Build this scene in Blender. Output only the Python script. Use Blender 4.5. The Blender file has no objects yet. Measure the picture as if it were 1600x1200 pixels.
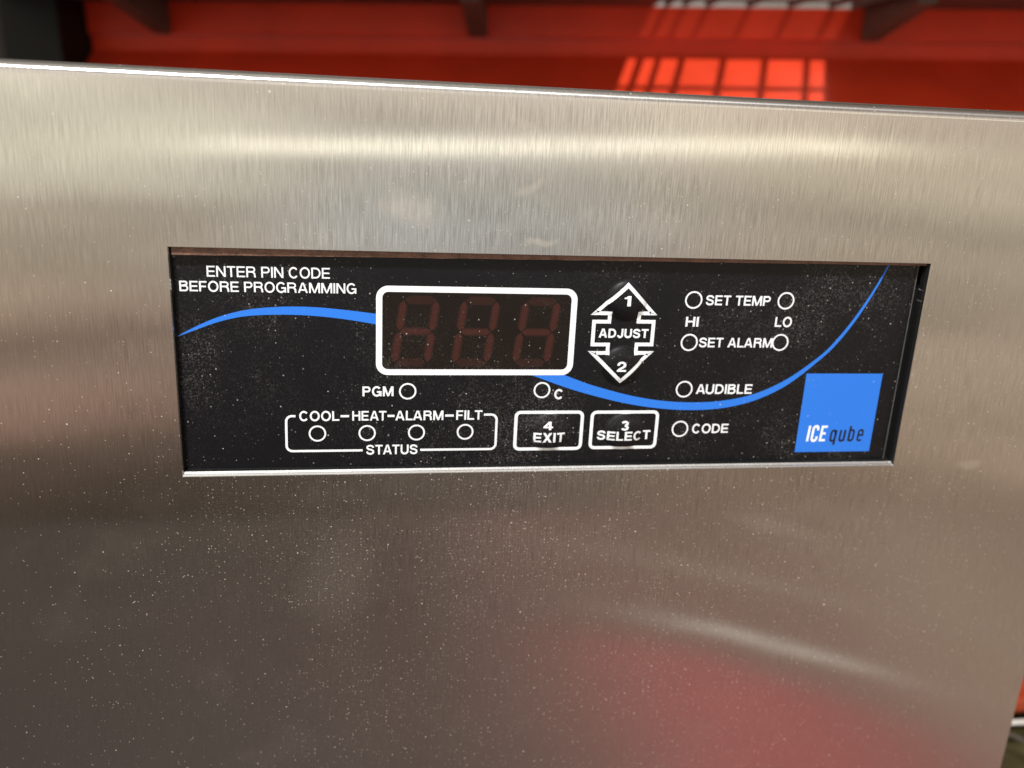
import bpy, bmesh, math, random
from mathutils import Vector, Matrix

scene = bpy.context.scene
COL = scene.collection
random.seed(7)
MM = 0.001

# ------------------------------------------------------------------ camera
cam_data = bpy.data.cameras.new("camera")
cam_data.sensor_width = 36.0
cam_data.lens = 1422.1 / 1600.0 * 36.0
cam_data.clip_start = 0.005
cam_data.clip_end = 50.0
cam_data.dof.use_dof = True
cam_data.dof.focus_distance = 0.222
cam_data.dof.aperture_fstop = 9.5
cam = bpy.data.objects.new("camera", cam_data)
COL.objects.link(cam)
RIGHT = Vector((0.98750, -0.15012, 0.04803))
DOWN = Vector((-0.00050, -0.30772, -0.95148))
FWD = Vector((0.15761, 0.93956, -0.30395))
rot = Matrix((RIGHT, -DOWN, -FWD)).transposed()
cam.matrix_world = Matrix.Translation((-0.05020, -0.21582, 0.06540)) @ rot.to_4x4()
scene.camera = cam

# ------------------------------------------------------------------ render settings
scene.view_settings.view_transform = "Standard"
scene.view_settings.look = "None"
scene.view_settings.gamma = 1.0
scene.view_settings.use_curve_mapping = False
scene.view_settings.exposure = 0.0
scene.cycles.use_denoising = True
scene.cycles.max_bounces = 8

# ------------------------------------------------------------------ node helpers
def new_nodes(mat):
    mat.use_nodes = True
    nt = mat.node_tree
    nt.nodes.clear()
    return nt

def N(nt, kind, **kw):
    n = nt.nodes.new(kind)
    for k, v in kw.items():
        if k.startswith("i_"):
            key = k[2:].replace("_", " ")
            n.inputs[key].default_value = v
        else:
            setattr(n, k, v)
    return n

def L(nt, a, b):
    nt.links.new(a, b)

def ramp(nt, fac, stops, interp="LINEAR"):
    r = nt.nodes.new("ShaderNodeValToRGB")
    r.color_ramp.interpolation = interp
    el = r.color_ramp.elements
    while len(el) > 1:
        el.remove(el[-1])
    for i, (p, c) in enumerate(stops):
        if not isinstance(c, (tuple, list)):
            c = (c, c, c)
        e = el[0] if i == 0 else el.new(p)
        e.position = p
        e.color = (c[0], c[1], c[2], 1.0)
    L(nt, fac, r.inputs[0])
    return r.outputs[0]

def math_node(nt, op, a, b=None, clamp=False):
    m = nt.nodes.new("ShaderNodeMath")
    m.operation = op
    m.use_clamp = clamp
    for i, v in enumerate((a, b)):
        if v is None:
            continue
        if isinstance(v, (int, float)):
            m.inputs[i].default_value = v
        else:
            L(nt, v, m.inputs[i])
    return m.outputs[0]

def mix_col(nt, fac, a, b, blend="MIX"):
    m = nt.nodes.new("ShaderNodeMix")
    m.data_type = "RGBA"
    m.blend_type = blend
    for idx, v in ((0, fac), (6, a), (7, b)):
        if isinstance(v, (int, float)):
            m.inputs[idx].default_value = v
        elif isinstance(v, (tuple, list)):
            m.inputs[idx].default_value = (v[0], v[1], v[2], 1.0)
        else:
            L(nt, v, m.inputs[idx])
    return m.outputs[2]

def coords(nt, scale=(1, 1, 1), rot=(0, 0, 0)):
    tc = nt.nodes.new("ShaderNodeTexCoord")
    mp = nt.nodes.new("ShaderNodeMapping")
    mp.inputs["Scale"].default_value = scale
    mp.inputs["Rotation"].default_value = rot
    L(nt, tc.outputs["Object"], mp.inputs["Vector"])
    return mp.outputs[0]

def noise(nt, vec, scale=1.0, detail=2.0, rough=0.5):
    n = nt.nodes.new("ShaderNodeTexNoise")
    n.inputs["Scale"].default_value = scale
    n.inputs["Detail"].default_value = detail
    n.inputs["Roughness"].default_value = rough
    L(nt, vec, n.inputs["Vector"])
    return n.outputs["Fac"]

def specks(nt, cell, size, density, stretch=1.0, turn=0.0):
    """little grains on the xz face, one at most per cell: size in cells, density 0..1 or a socket"""
    v = nt.nodes.new("ShaderNodeTexVoronoi")
    v.voronoi_dimensions = "2D"
    v.inputs["Scale"].default_value = 1.0
    v.inputs["Randomness"].default_value = 1.0
    m1 = nt.nodes.new("ShaderNodeMapping")
    m1.inputs["Rotation"].default_value = (math.radians(90), 0, 0)
    tc = nt.nodes.new("ShaderNodeTexCoord")
    L(nt, tc.outputs["Object"], m1.inputs["Vector"])
    m2 = nt.nodes.new("ShaderNodeMapping")
    m2.vector_type = "TEXTURE"
    m2.inputs["Rotation"].default_value = (0, 0, turn)
    m2.inputs["Scale"].default_value = (cell * stretch, cell, cell)
    L(nt, m1.outputs[0], m2.inputs["Vector"])
    L(nt, m2.outputs[0], v.inputs["Vector"])
    sep = nt.nodes.new("ShaderNodeSeparateColor")
    L(nt, v.outputs["Color"], sep.inputs[0])
    present = math_node(nt, "LESS_THAN", sep.outputs[0], density)
    rad = math_node(nt, "MULTIPLY", math_node(nt, "ADD", math_node(nt, "POWER", sep.outputs[1], 2.2), 0.25), size)
    near = math_node(nt, "LESS_THAN", v.outputs["Distance"], rad)
    tone = math_node(nt, "ADD", math_node(nt, "MULTIPLY", sep.outputs[2], 0.7), 0.3)
    return math_node(nt, "MULTIPLY", math_node(nt, "MULTIPLY", present, near), tone)

def out(nt, shader):
    o = nt.nodes.new("ShaderNodeOutputMaterial")
    L(nt, shader, o.inputs[0])

def principled(nt, color=(0.5, 0.5, 0.5), rough=0.5, metal=0.0, ior=None, spec=None):
    p = nt.nodes.new("ShaderNodeBsdfPrincipled")
    if isinstance(color, (tuple, list)):
        p.inputs["Base Color"].default_value = (*color[:3], 1)
    else:
        L(nt, color, p.inputs["Base Color"])
    if isinstance(rough, (int, float)):
        p.inputs["Roughness"].default_value = rough
    else:
        L(nt, rough, p.inputs["Roughness"])
    p.inputs["Metallic"].default_value = metal
    if spec is not None:
        p.inputs["Specular IOR Level"].default_value = spec
    return p

# ------------------------------------------------------------------ world: dim warm room light, brighter near eye level
world = bpy.data.worlds.new("World")
scene.world = world
world.use_nodes = True
wn = world.node_tree
wn.nodes.clear()
tcw = wn.nodes.new("ShaderNodeTexCoord")
sepw = wn.nodes.new("ShaderNodeSeparateXYZ")
L(wn, tcw.outputs["Generated"], sepw.inputs[0])
zz = math_node(wn, "MULTIPLY_ADD", sepw.outputs[2], 0.5)
wn.nodes[-1].inputs[2].default_value = 0.5
UPPER = [(0.53, (1.30, 1.20, 1.08)), (0.64, (1.30, 1.20, 1.08)), (0.76, (0.75, 0.71, 0.64)), (1.0, (0.62, 0.59, 0.54))]
UPPER_R = [(0.53, (1.30, 1.18, 1.02)), (0.64, (0.90, 0.80, 0.68)), (0.76, (0.25, 0.19, 0.15)), (1.0, (0.22, 0.17, 0.14))]
zl = ramp(wn, zz, [(0.0, (0.06, 0.045, 0.035)), (0.295, (0.065, 0.048, 0.034)), (0.322, (0.10, 0.065, 0.047)), (0.333, (0.33, 0.205, 0.155)), (0.350, (0.42, 0.275, 0.21)), (0.362, (0.36, 0.25, 0.19)),
                   (0.385, (0.44, 0.31, 0.23)), (0.418, (0.66, 0.56, 0.43)), (0.438, (0.74, 0.65, 0.52)), (0.445, (0.93, 0.88, 0.71)), (0.49, (1.0, 0.95, 0.78))] + UPPER)
zm = ramp(wn, zz, [(0.0, (0.07, 0.055, 0.045)), (0.27, (0.08, 0.064, 0.054)), (0.31, (0.125, 0.105, 0.09)), (0.36, (0.38, 0.34, 0.31)),
                   (0.40, (0.54, 0.555, 0.56)), (0.435, (0.68, 0.73, 0.745)), (0.475, (0.80, 0.76, 0.68)), (0.49, (0.92, 0.83, 0.71))] + UPPER)
zr = ramp(wn, zz, [(0.0, (0.15, 0.11, 0.09)), (0.25, (0.33, 0.23, 0.18)), (0.30, (0.42, 0.29, 0.215)), (0.36, (0.53, 0.41, 0.30)),
                   (0.42, (0.68, 0.555, 0.43)), (0.45, (0.60, 0.52, 0.40)), (0.478, (0.78, 0.67, 0.50)), (0.50, (0.74, 0.62, 0.50))] + UPPER_R)
def xstep(a, b):
    m = wn.nodes.new("ShaderNodeMapRange")
    m.interpolation_type = "SMOOTHSTEP"
    m.inputs["From Min"].default_value = a
    m.inputs["From Max"].default_value = b
    L(wn, sepw.outputs[0], m.inputs["Value"])
    return m.outputs[0]
wc = mix_col(wn, xstep(-0.22, 0.05), zl, zm)
wc = mix_col(wn, xstep(0.14, 0.46), wc, zr)
wmap = wn.nodes.new("ShaderNodeMapping")
wmap.inputs["Rotation"].default_value = (0, math.radians(-24), 0)
wmap.inputs["Scale"].default_value = (2.4, 2.2, 12.0)
L(wn, tcw.outputs["Generated"], wmap.inputs["Vector"])
wnoise = noise(wn, wmap.outputs[0], 1.3, 3.0)
wvar = ramp(wn, wnoise, [(0.32, (0.52, 0.50, 0.48)), (0.45, (0.90, 0.88, 0.85)), (0.54, (1.0, 0.99, 0.98)), (0.68, (1.38, 1.37, 1.34))])
wc = mix_col(wn, 1.0, wc, wvar, "MULTIPLY")
# behind the unit the room is dim
yb = math_node(wn, "MULTIPLY_ADD", sepw.outputs[1], 0.5)
wn.nodes[-1].inputs[2].default_value = 0.5
ycol = ramp(wn, yb, [(0.52, 1.0), (0.85, 0.25)])
wc = mix_col(wn, 1.0, wc, ycol, "MULTIPLY")
bg = wn.nodes.new("ShaderNodeBackground")
L(wn, wc, bg.inputs[0])
bg.inputs[1].default_value = 1.0
wo = wn.nodes.new("ShaderNodeOutputWorld")
L(wn, bg.outputs[0], wo.inputs[0])

# ------------------------------------------------------------------ lamps
def aim(o, loc, target):
    d = Vector(target) - Vector(loc)
    o.location = loc
    o.rotation_euler = d.to_track_quat("-Z", "Y").to_euler()

def area(name, loc, target, sx, sy, power, color):
    d = bpy.data.lights.new(name, "AREA")
    d.shape = "RECTANGLE"
    d.size = sx
    d.size_y = sy
    d.energy = power
    d.color = color
    o = bpy.data.objects.new(name, d)
    COL.objects.link(o)
    aim(o, loc, target)
    return o

area("overhead_lamp", (-0.28, -0.56, 0.86), (0, 0, 0), 0.10, 0.10, 20.0, (0.97, 0.985, 1.0))
tube_lamp = area("tube_lamp", (0.20, -1.0, 0.001), (0.20, 0.0, 0.001), 0.90, 0.019, 0.074, (1.0, 0.96, 0.78))
tube_lamp.rotation_euler = (math.radians(90), math.radians(-2.3), math.radians(0))

# frame of the red cabinet behind: yawed and rolled a little against the steel unit
YAW, ROLL = math.radians(-10.0), math.radians(-2.1)
BACK = Matrix.Translation((0.05, 0.36, 0.0)) @ Matrix.Rotation(YAW, 4, "Z") @ Matrix.Rotation(ROLL, 4, "Y")

sp = bpy.data.lights.new("sunbeam", "SPOT")
sp.energy = 125.0
sp.color = (1.0, 0.93, 0.82)
sp.spot_size = math.radians(7.5)
sp.spot_blend = 0.55
sp.shadow_soft_size = 0.012
spo = bpy.data.objects.new("sunbeam", sp)
COL.objects.link(spo)
beam_dir = Vector((-0.43, 0.12, -1.0)).normalized()
tgt = Vector((0.105, -0.012, 0.08))
aim(spo, BACK @ (tgt - beam_dir * 1.5), BACK @ tgt)

# ------------------------------------------------------------------ mesh helpers
def obj(name, bm, mat, parent=None, smooth=False, matrix=None):
    me = bpy.data.meshes.new(name)
    bm.normal_update()
    bm.to_mesh(me)
    bm.free()
    if mat:
        me.materials.append(mat)
    if smooth:
        for p in me.polygons:
            p.use_smooth = True
    o = bpy.data.objects.new(name, me)
    COL.objects.link(o)
    if parent:
        o.parent = parent
    if matrix is not None:
        o.matrix_world = matrix
    return o

def empty(name, loc=(0, 0, 0), matrix=None):
    o = bpy.data.objects.new(name, None)
    o.empty_display_size = 0.02
    COL.objects.link(o)
    o.location = loc
    if matrix is not None:
        o.matrix_world = matrix
    return o

def tag(o, label=None, cat=None, group=None, kind=None):
    if label: o["label"] = label
    if cat: o["category"] = cat
    if group: o["group"] = group
    if kind: o["kind"] = kind
    return o

def box(bm, x0, x1, y0, y1, z0, z1):
    v = [bm.verts.new(p) for p in ((x0, y0, z0), (x1, y0, z0), (x1, y1, z0), (x0, y1, z0),
                                   (x0, y0, z1), (x1, y0, z1), (x1, y1, z1), (x0, y1, z1))]
    for f in ((0, 3, 2, 1), (4, 5, 6, 7), (0, 1, 5, 4), (1, 2, 6, 5), (2, 3, 7, 6), (3, 0, 4, 7)):
        bm.faces.new([v[i] for i in f])

def bevel_all(bm, w, seg=2):
    bmesh.ops.bevel(bm, geom=list(bm.edges), offset=w, segments=seg, affect="EDGES", profile=0.5)

def tube(bm, pts, r, sides=10):
    rings = []
    for i, p in enumerate(pts):
        p = Vector(p)
        a = Vector(pts[max(i - 1, 0)])
        b = Vector(pts[min(i + 1, len(pts) - 1)])
        t = (b - a).normalized()
        ref = Vector((0, 0, 1)) if abs(t.z) < 0.9 else Vector((1, 0, 0))
        n1 = t.cross(ref).normalized()
        n2 = t.cross(n1)
        rings.append([bm.verts.new(p + r * (math.cos(k * 2 * math.pi / sides) * n1 + math.sin(k * 2 * math.pi / sides) * n2))
                      for k in range(sides)])
    for a, b in zip(rings, rings[1:]):
        for k in range(sides):
            bm.faces.new((a[k], a[(k + 1) % sides], b[(k + 1) % sides], b[k]))
    bm.faces.new(rings[0])
    bm.faces.new(rings[-1][::-1])

# ------------------------------------------------------------------ materials
# (x, z, half width, half height, angle, amount) of wiped marks on the steel
SMUDGES = [(-0.040, 0.0385, 0.0095, 0.0048, 0.15, 0.20), (-0.012, 0.0445, 0.0050, 0.0016, -0.5, 0.16), (-0.009, 0.0318, 0.0055, 0.0011, -0.05, 0.20),
           (0.018, 0.0375, 0.0120, 0.0060, 0.2, 0.06), (-0.014, 0.0590, 0.006, 0.0022, 0.6, 0.10), (0.062, -0.046, 0.020, 0.0030, 0.26, 0.05),
           (0.118, -0.028, 0.004, 0.0018, 0.0, 0.12), (-0.058, -0.058, 0.012, 0.018, 0.3, 0.03)]
def steel_material():
    mat = bpy.data.materials.new("brushed_stainless_steel")
    nt = new_nodes(mat)
    uvm = nt.nodes.new("ShaderNodeTangent")
    uvm.direction_type = "UV_MAP"
    uvm.uv_map = "UVMap"
    # vertical brush grain: fine across, long along z
    g1 = noise(nt, coords(nt, (3000, 3000, 140)), 1.0, 3.0, 0.65)
    g2 = noise(nt, coords(nt, (700, 700, 28)), 1.0, 2.0, 0.6)
    tco = nt.nodes.new("ShaderNodeTexCoord")
    mpc = nt.nodes.new("ShaderNodeMapping")
    mpc.inputs["Scale"].default_value = (0.75, 1.0, 1.0)
    L(nt, tco.outputs["Object"], mpc.inputs["Vector"])
    dc = nt.nodes.new("ShaderNodeVectorMath")
    dc.operation = "DISTANCE"
    L(nt, mpc.outputs[0], dc.inputs[0])
    dc.inputs[1].default_value = (0.0, 0.0, 0.01)
    worn = ramp(nt, math_node(nt, "MULTIPLY", dc.outputs["Value"], 8.0), [(0.25, 1.0), (0.75, 0.42), (1.0, 0.28)])
    worn = math_node(nt, "MULTIPLY", worn, ramp(nt, noise(nt, coords(nt, (45, 45, 30)), 1.0, 3.0), [(0.3, 0.35), (0.68, 1.0)]))
    graw = math_node(nt, "ADD", math_node(nt, "MULTIPLY", g1, 0.92), math_node(nt, "MULTIPLY", g2, 0.08))
    grain = math_node(nt, "MULTIPLY_ADD", math_node(nt, "SUBTRACT", graw, 0.5), worn)
    nt.nodes[-1].inputs[2].default_value = 0.5
    # where the sheet has been rubbed and wiped
    wipe = noise(nt, coords(nt, (9, 9, 30), (0, 0.45, 0)), 1.0, 4.0, 0.6)
    wipe2 = noise(nt, coords(nt, (28, 28, 38), (0, -0.6, 0)), 1.0, 3.0, 0.6)
    smear = ramp(nt, wipe, [(0.45, 0.0), (0.66, 1.0)])
    smear2 = ramp(nt, wipe2, [(0.56, 0.0), (0.70, 1.0)])
    col = ramp(nt, grain, [(0.28, (0.30, 0.29, 0.275)), (0.50, (0.61, 0.59, 0.565)), (0.72, (0.90, 0.885, 0.86))])
    bump = nt.nodes.new("ShaderNodeBump")
    bump.inputs["Strength"].default_value = 0.095
    bump.inputs["Distance"].default_value = 0.00006
    L(nt, grain, bump.inputs["Height"])
    wave = nt.nodes.new("ShaderNodeBump")
    wave.inputs["Strength"].default_value = 0.07
    wave.inputs["Distance"].default_value = 0.0012
    L(nt, noise(nt, coords(nt, (14, 14, 16)), 1.0, 2.0), wave.inputs["Height"])
    L(nt, bump.outputs[0], wave.inputs["Normal"])
    def lobe(r0, r1, an):
        rr = math_node(nt, "ADD", math_node(nt, "MULTIPLY", smear, r1 - r0), r0)
        p = principled(nt, col, rr, 1.0)
        p.inputs["Anisotropic"].default_value = an
        p.inputs["Anisotropic Rotation"].default_value = 0.0
        L(nt, uvm.outputs[0], p.inputs["Tangent"])
        L(nt, wave.outputs[0], p.inputs["Normal"])
        return p
    sharp = lobe(0.11, 0.145, 1.0)
    broad = lobe(0.40, 0.48, 0.85)
    mx = nt.nodes.new("ShaderNodeMixShader")
    L(nt, math_node(nt, "ADD", math_node(nt, "MULTIPLY", smear2, 0.08), 0.20), mx.inputs[0])
    L(nt, sharp.outputs[0], mx.inputs[1])
    L(nt, broad.outputs[0], mx.inputs[2])
    # dust film and grains lying on it
    dist = nt.nodes.new("ShaderNodeVectorMath")
    dist.operation = "DISTANCE"
    mpd = nt.nodes.new("ShaderNodeMapping")
    mpd.inputs["Scale"].default_value = (0.72, 1.0, 1.0)
    L(nt, tco.outputs["Object"], mpd.inputs["Vector"])
    L(nt, mpd.outputs[0], dist.inputs[0])
    dist.inputs[1].default_value = (0.012, 0.0, -0.055)
    fall = ramp(nt, math_node(nt, "MULTIPLY", dist.outputs["Value"], 6.0), [(0.05, 1.0), (0.34, 0.75), (0.62, 0.22), (0.95, 0.05)])
    dustn = ramp(nt, noise(nt, coords(nt, (30, 30, 30)), 1.0, 4.0, 0.65), [(0.32, 0.15), (0.68, 1.0)])
    dens = math_node(nt, "MULTIPLY", fall, dustn)
    s1 = math_node(nt, "MULTIPLY", specks(nt, 0.00085, 0.14, math_node(nt, "MULTIPLY", dens, 0.75)), 0.65)
    s2 = math_node(nt, "MULTIPLY", specks(nt, 0.0018, 0.085, math_node(nt, "MULTIPLY", dens, 0.62)), 0.9)
    s3 = math_node(nt, "MULTIPLY", specks(nt, 0.0090, 0.026, 0.10), 0.8)
    h1 = math_node(nt, "MULTIPLY", specks(nt, 0.0022, 0.040, math_node(nt, "MULTIPLY", dens, 0.22), 4.0, 0.9), 0.6)
    h2 = math_node(nt, "MULTIPLY", specks(nt, 0.0034, 0.030, math_node(nt, "MULTIPLY", dens, 0.22), 4.0, 2.4), 0.6)
    s3 = math_node(nt, "MAXIMUM", s3, math_node(nt, "MAXIMUM", h1, h2))
    fine = ramp(nt, noise(nt, coords(nt, (1900, 1900, 1900)), 1.0, 1.0), [(0.50, 0.0), (0.72, 0.12)])
    film = math_node(nt, "ADD", math_node(nt, "MULTIPLY", fine, dens), math_node(nt, "MULTIPLY", smear2, 0.012))
    # greasy thumb marks above the opening
    wobble = nt.nodes.new("ShaderNodeVectorMath")
    wobble.operation = "MULTIPLY_ADD"
    wn2 = nt.nodes.new("ShaderNodeTexNoise")
    wn2.inputs["Scale"].default_value = 160.0
    wn2.inputs["Detail"].default_value = 4.0
    L(nt, tco.outputs["Object"], wn2.inputs["Vector"])
    L(nt, wn2.outputs["Color"], wobble.inputs[0])
    wobble.inputs[1].default_value = (0.006, 0.0, 0.004)
    L(nt, tco.outputs["Object"], wobble.inputs[2])
    for (cx, cz, rx, rz, ang, amt) in SMUDGES:
        mm = nt.nodes.new("ShaderNodeMapping")
        mm.vector_type = "TEXTURE"
        mm.inputs["Location"].default_value = (cx + 0.003, 0.0, cz + 0.002)
        mm.inputs["Rotation"].default_value = (0, ang, 0)
        mm.inputs["Scale"].default_value = (rx, 1.0, rz)
        L(nt, wobble.outputs[0], mm.inputs["Vector"])
        ln = nt.nodes.new("ShaderNodeVectorMath")
        ln.operation = "LENGTH"
        L(nt, mm.outputs[0], ln.inputs[0])
        blob = ramp(nt, ln.outputs["Value"], [(0.35, amt), (1.0, 0.0)])
        film = math_node(nt, "ADD", film, blob)
    dusty = math_node(nt, "ADD", math_node(nt, "MAXIMUM", math_node(nt, "MAXIMUM", s1, s2), s3), film, True)
    dd = nt.nodes.new("ShaderNodeBsdfDiffuse")
    dd.inputs[0].default_value = (0.64, 0.56, 0.46, 1)
    mx2 = nt.nodes.new("ShaderNodeMixShader")
    L(nt, math_node(nt, "MULTIPLY", dusty, 0.8), mx2.inputs[0])
    L(nt, mx.outputs[0], mx2.inputs[1])
    L(nt, dd.outputs[0], mx2.inputs[2])
    out(nt, mx2.outputs[0])
    return mat

def overlay_material(name, base, rough, spec, dust=1.0):
    mat = bpy.data.materials.new(name)
    nt = new_nodes(mat)
    dens = ramp(nt, noise(nt, coords(nt, (26, 26, 26)), 1.0, 5.0, 0.68), [(0.40, 0.04), (0.54, 0.25), (0.66, 1.0)])
    dk = math_node(nt, "MULTIPLY", dens, dust)
    s1 = specks(nt, 0.0007, 0.22, math_node(nt, "MULTIPLY", dk, 0.45))
    s2 = specks(nt, 0.0016, 0.11, math_node(nt, "MULTIPLY", dk, 0.5))
    s3 = specks(nt, 0.0038, 0.040, 0.5 * dust)
    fine = ramp(nt, noise(nt, coords(nt, (2100, 2100, 2100)), 1.0, 2.0, 0.7), [(0.48, 0.0), (0.72, 0.085)])
    film = math_node(nt, "MULTIPLY", fine, dk)
    grain = math_node(nt, "ADD", math_node(nt, "MULTIPLY", s1, 0.13), film)
    grain = math_node(nt, "MAXIMUM", grain, math_node(nt, "MULTIPLY", s2, 0.42))
    grain = math_node(nt, "MAXIMUM", grain, math_node(nt, "MULTIPLY", s3, 0.6))
    col = mix_col(nt, grain, base, (0.62, 0.58, 0.52))
    p = principled(nt, col, rough, 0.0, spec=spec)
    b = nt.nodes.new("ShaderNodeBump")
    b.inputs["Strength"].default_value = 0.15
    b.inputs["Distance"].default_value = 0.00005
    L(nt, noise(nt, coords(nt, (1500, 1500, 1500)), 1.0, 2.0), b.inputs["Height"])
    L(nt, b.outputs[0], p.inputs["Normal"])
    out(nt, p.outputs[0])
    return mat

def paint(name, color, rough=0.4, var=0.12, scale=40.0, spec=0.5, bumpy=0.0, metal=0.0):
    mat = bpy.data.materials.new(name)
    nt = new_nodes(mat)
    n = noise(nt, coords(nt, (scale,) * 3), 1.0, 4.0, 0.6)
    f = ramp(nt, n, [(0.3, 1.0 - var), (0.7, 1.0 + var)])
    col = mix_col(nt, 1.0, color, f, "MULTIPLY")
    rr = math_node(nt, "ADD", math_node(nt, "MULTIPLY", n, 0.2), rough - 0.1)
    p = principled(nt, col, rr, metal, spec=spec)
    if bumpy:
        b = nt.nodes.new("ShaderNodeBump")
        b.inputs["Strength"].default_value = bumpy
        b.inputs["Distance"].default_value = 0.001
        L(nt, noise(nt, coords(nt, (scale * 4,) * 3), 1.0, 3.0), b.inputs["Height"])
        L(nt, b.outputs[0], p.inputs["Normal"])
    out(nt, p.outputs[0])
    return mat

M_STEEL = steel_material()
M_BLACK = overlay_material("black_printed_film", (0.0036, 0.0036, 0.0050), 0.36, 0.27)
M_GAP = overlay_material("black_backing_and_recess_shade", (0.006, 0.006, 0.006), 0.5, 0.3, 0.3)
M_WINDOW = overlay_material("dark_display_window", (0.0105, 0.0072, 0.0056), 0.3, 0.16, 1.0)
M_SEGRIM = overlay_material("dim_red_segment_halo", (0.024, 0.010, 0.0076), 0.45, 0.16, 1.0)
M_SEG = overlay_material("unlit_red_segment", (0.042, 0.0132, 0.010), 0.45, 0.16, 1.0)
M_WHITE = overlay_material("white_ink", (0.76, 0.78, 0.79), 0.45, 0.25, 0.5)
M_BLUE = overlay_material("blue_ink", (0.024, 0.168, 0.655), 0.45, 0.25, 0.35)
M_INKBLACK = paint("black_ink", (0.012, 0.014, 0.03), 0.5, 0.05, 200, 0.3)
M_EDGE = paint("cut_edge_of_black_film", (0.10, 0.095, 0.085), 0.4, 0.2, 300, 0.4)
M_RED = paint("glossy_red_paint", (0.70, 0.055, 0.021), 0.30, 0.16, 14, 0.11, 0.05)
M_GREY = paint("dark_grey_paint", (0.085, 0.078, 0.066), 0.55, 0.15, 30, 0.4, 0.1)
M_PALE = paint("pale_grey_paint", (0.62, 0.63, 0.62), 0.4, 0.15, 30, 0.4)
M_DARK = paint("dark_brown_paint", (0.020, 0.013, 0.011), 0.6, 0.2, 20, 0.3)
M_POST = paint("black_paint", (0.006, 0.0065, 0.006), 0.6, 0.2, 20, 0.25)
M_EDGE_REFLECTION = paint("painted_edge_reflection", (0.16, 0.085, 0.06), 0.4, 0.35, 400, 0.5, 0.3)
M_OLIVE = paint("dark_olive_paint", (0.055, 0.045, 0.016), 0.6, 0.3, 60, 0.3)
M_RUST = paint("worn_red_paint", (0.30, 0.045, 0.016), 0.55, 0.25, 80, 0.3)
M_WIRE = paint("dark_wire", (0.05, 0.045, 0.04), 0.45, 0.2, 200, 0.5)
M_TUBE = paint("white_cable_sheath", (0.68, 0.66, 0.62), 0.45, 0.1, 90, 0.5)

# ------------------------------------------------------------------ the setting: floor below the unit
def floor_material():
    mat = bpy.data.materials.new("floor_paint")
    nt = new_nodes(mat)
    n = noise(nt, coords(nt, (6, 6, 6)), 1.0, 5.0, 0.6)
    tc = nt.nodes.new("ShaderNodeTexCoord")
    sp_ = nt.nodes.new("ShaderNodeSeparateXYZ")
    L(nt, tc.outputs["Object"], sp_.inputs[0])
    X, Y = sp_.outputs[0], sp_.outputs[1]
    wob = math_node(nt, "MULTIPLY", math_node(nt, "SUBTRACT", n, 0.5), 0.10)
    Xw = math_node(nt, "ADD", X, wob)
    base = ramp(nt, math_node(nt, "ADD", Xw, 0.4), [(0.1, (0.028, 0.019, 0.013)), (0.40, (0.058, 0.040, 0.033)), (0.58, (0.21, 0.118, 0.098)), (0.80, (0.26, 0.165, 0.135)), (1.0, (0.42, 0.32, 0.245))])
    # distance across the pale line, added as colour for light streaks in the steel
    line = math_node(nt, "SUBTRACT", Y, math_node(nt, "SUBTRACT", math_node(nt, "MULTIPLY", X, 0.594), 0.735))
    def between(v, a, b, soft):
        lo = nt.nodes.new("ShaderNodeMapRange"); lo.interpolation_type = "SMOOTHSTEP"
        lo.inputs["From Min"].default_value = a - soft; lo.inputs["From Max"].default_value = a + soft
        L(nt, v, lo.inputs["Value"])
        hi = nt.nodes.new("ShaderNodeMapRange"); hi.interpolation_type = "SMOOTHSTEP"
        hi.inputs["From Min"].default_value = b - soft; hi.inputs["From Max"].default_value = b + soft
        hi.inputs["To Min"].default_value = 1.0; hi.inputs["To Max"].default_value = 0.0
        L(nt, v, hi.inputs["Value"])
        return math_node(nt, "MULTIPLY", lo.outputs[0], hi.outputs[0])
    redz = math_node(nt, "MULTIPLY", between(math_node(nt, "ADD", line, wob), 0.055, 0.30, 0.035), between(Xw, 0.20, 0.395, 0.10))
    col = mix_col(nt, redz, base, (0.42, 0.108, 0.108))
    white = math_node(nt, "MULTIPLY", between(line, -0.009, 0.009, 0.004), between(X, 0.25, 0.43, 0.04))
    col = mix_col(nt, white, col, (0.75, 0.72, 0.66))
    tan_ = math_node(nt, "MULTIPLY", between(line, -0.150, -0.125, 0.012), between(X, 0.20, 0.46, 0.08))
    col = mix_col(nt, math_node(nt, "MULTIPLY", tan_, 0.5), col, (0.45, 0.40, 0.33))
    p = principled(nt, col, 0.6)
    out(nt, p.outputs[0])
    return mat

bm = bmesh.new()
box(bm, -1.2, 1.4, -0.84, 1.2, -0.50, -0.45)
fl = obj("floor", bm, floor_material())
tag(fl, kind="structure")

# ------------------------------------------------------------------ red cabinet behind
def wall_profile(bm, prof, u0, u1):
    a = [bm.verts.new((u0, v, w)) for v, w in prof]
    b = [bm.verts.new((u1, v, w)) for v, w in prof]
    n = len(prof)
    for i in range(n):
        j = (i + 1) % n
        bm.faces.new((a[i], b[i], b[j], a[j]))
    bm.faces.new(a[::-1])
    bm.faces.new(b)

cab = empty("red_cabinet", matrix=BACK)
tag(cab, "glossy red painted sheet metal cabinet wall behind the steel unit", "cabinet")
bm = bmesh.new()
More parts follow.
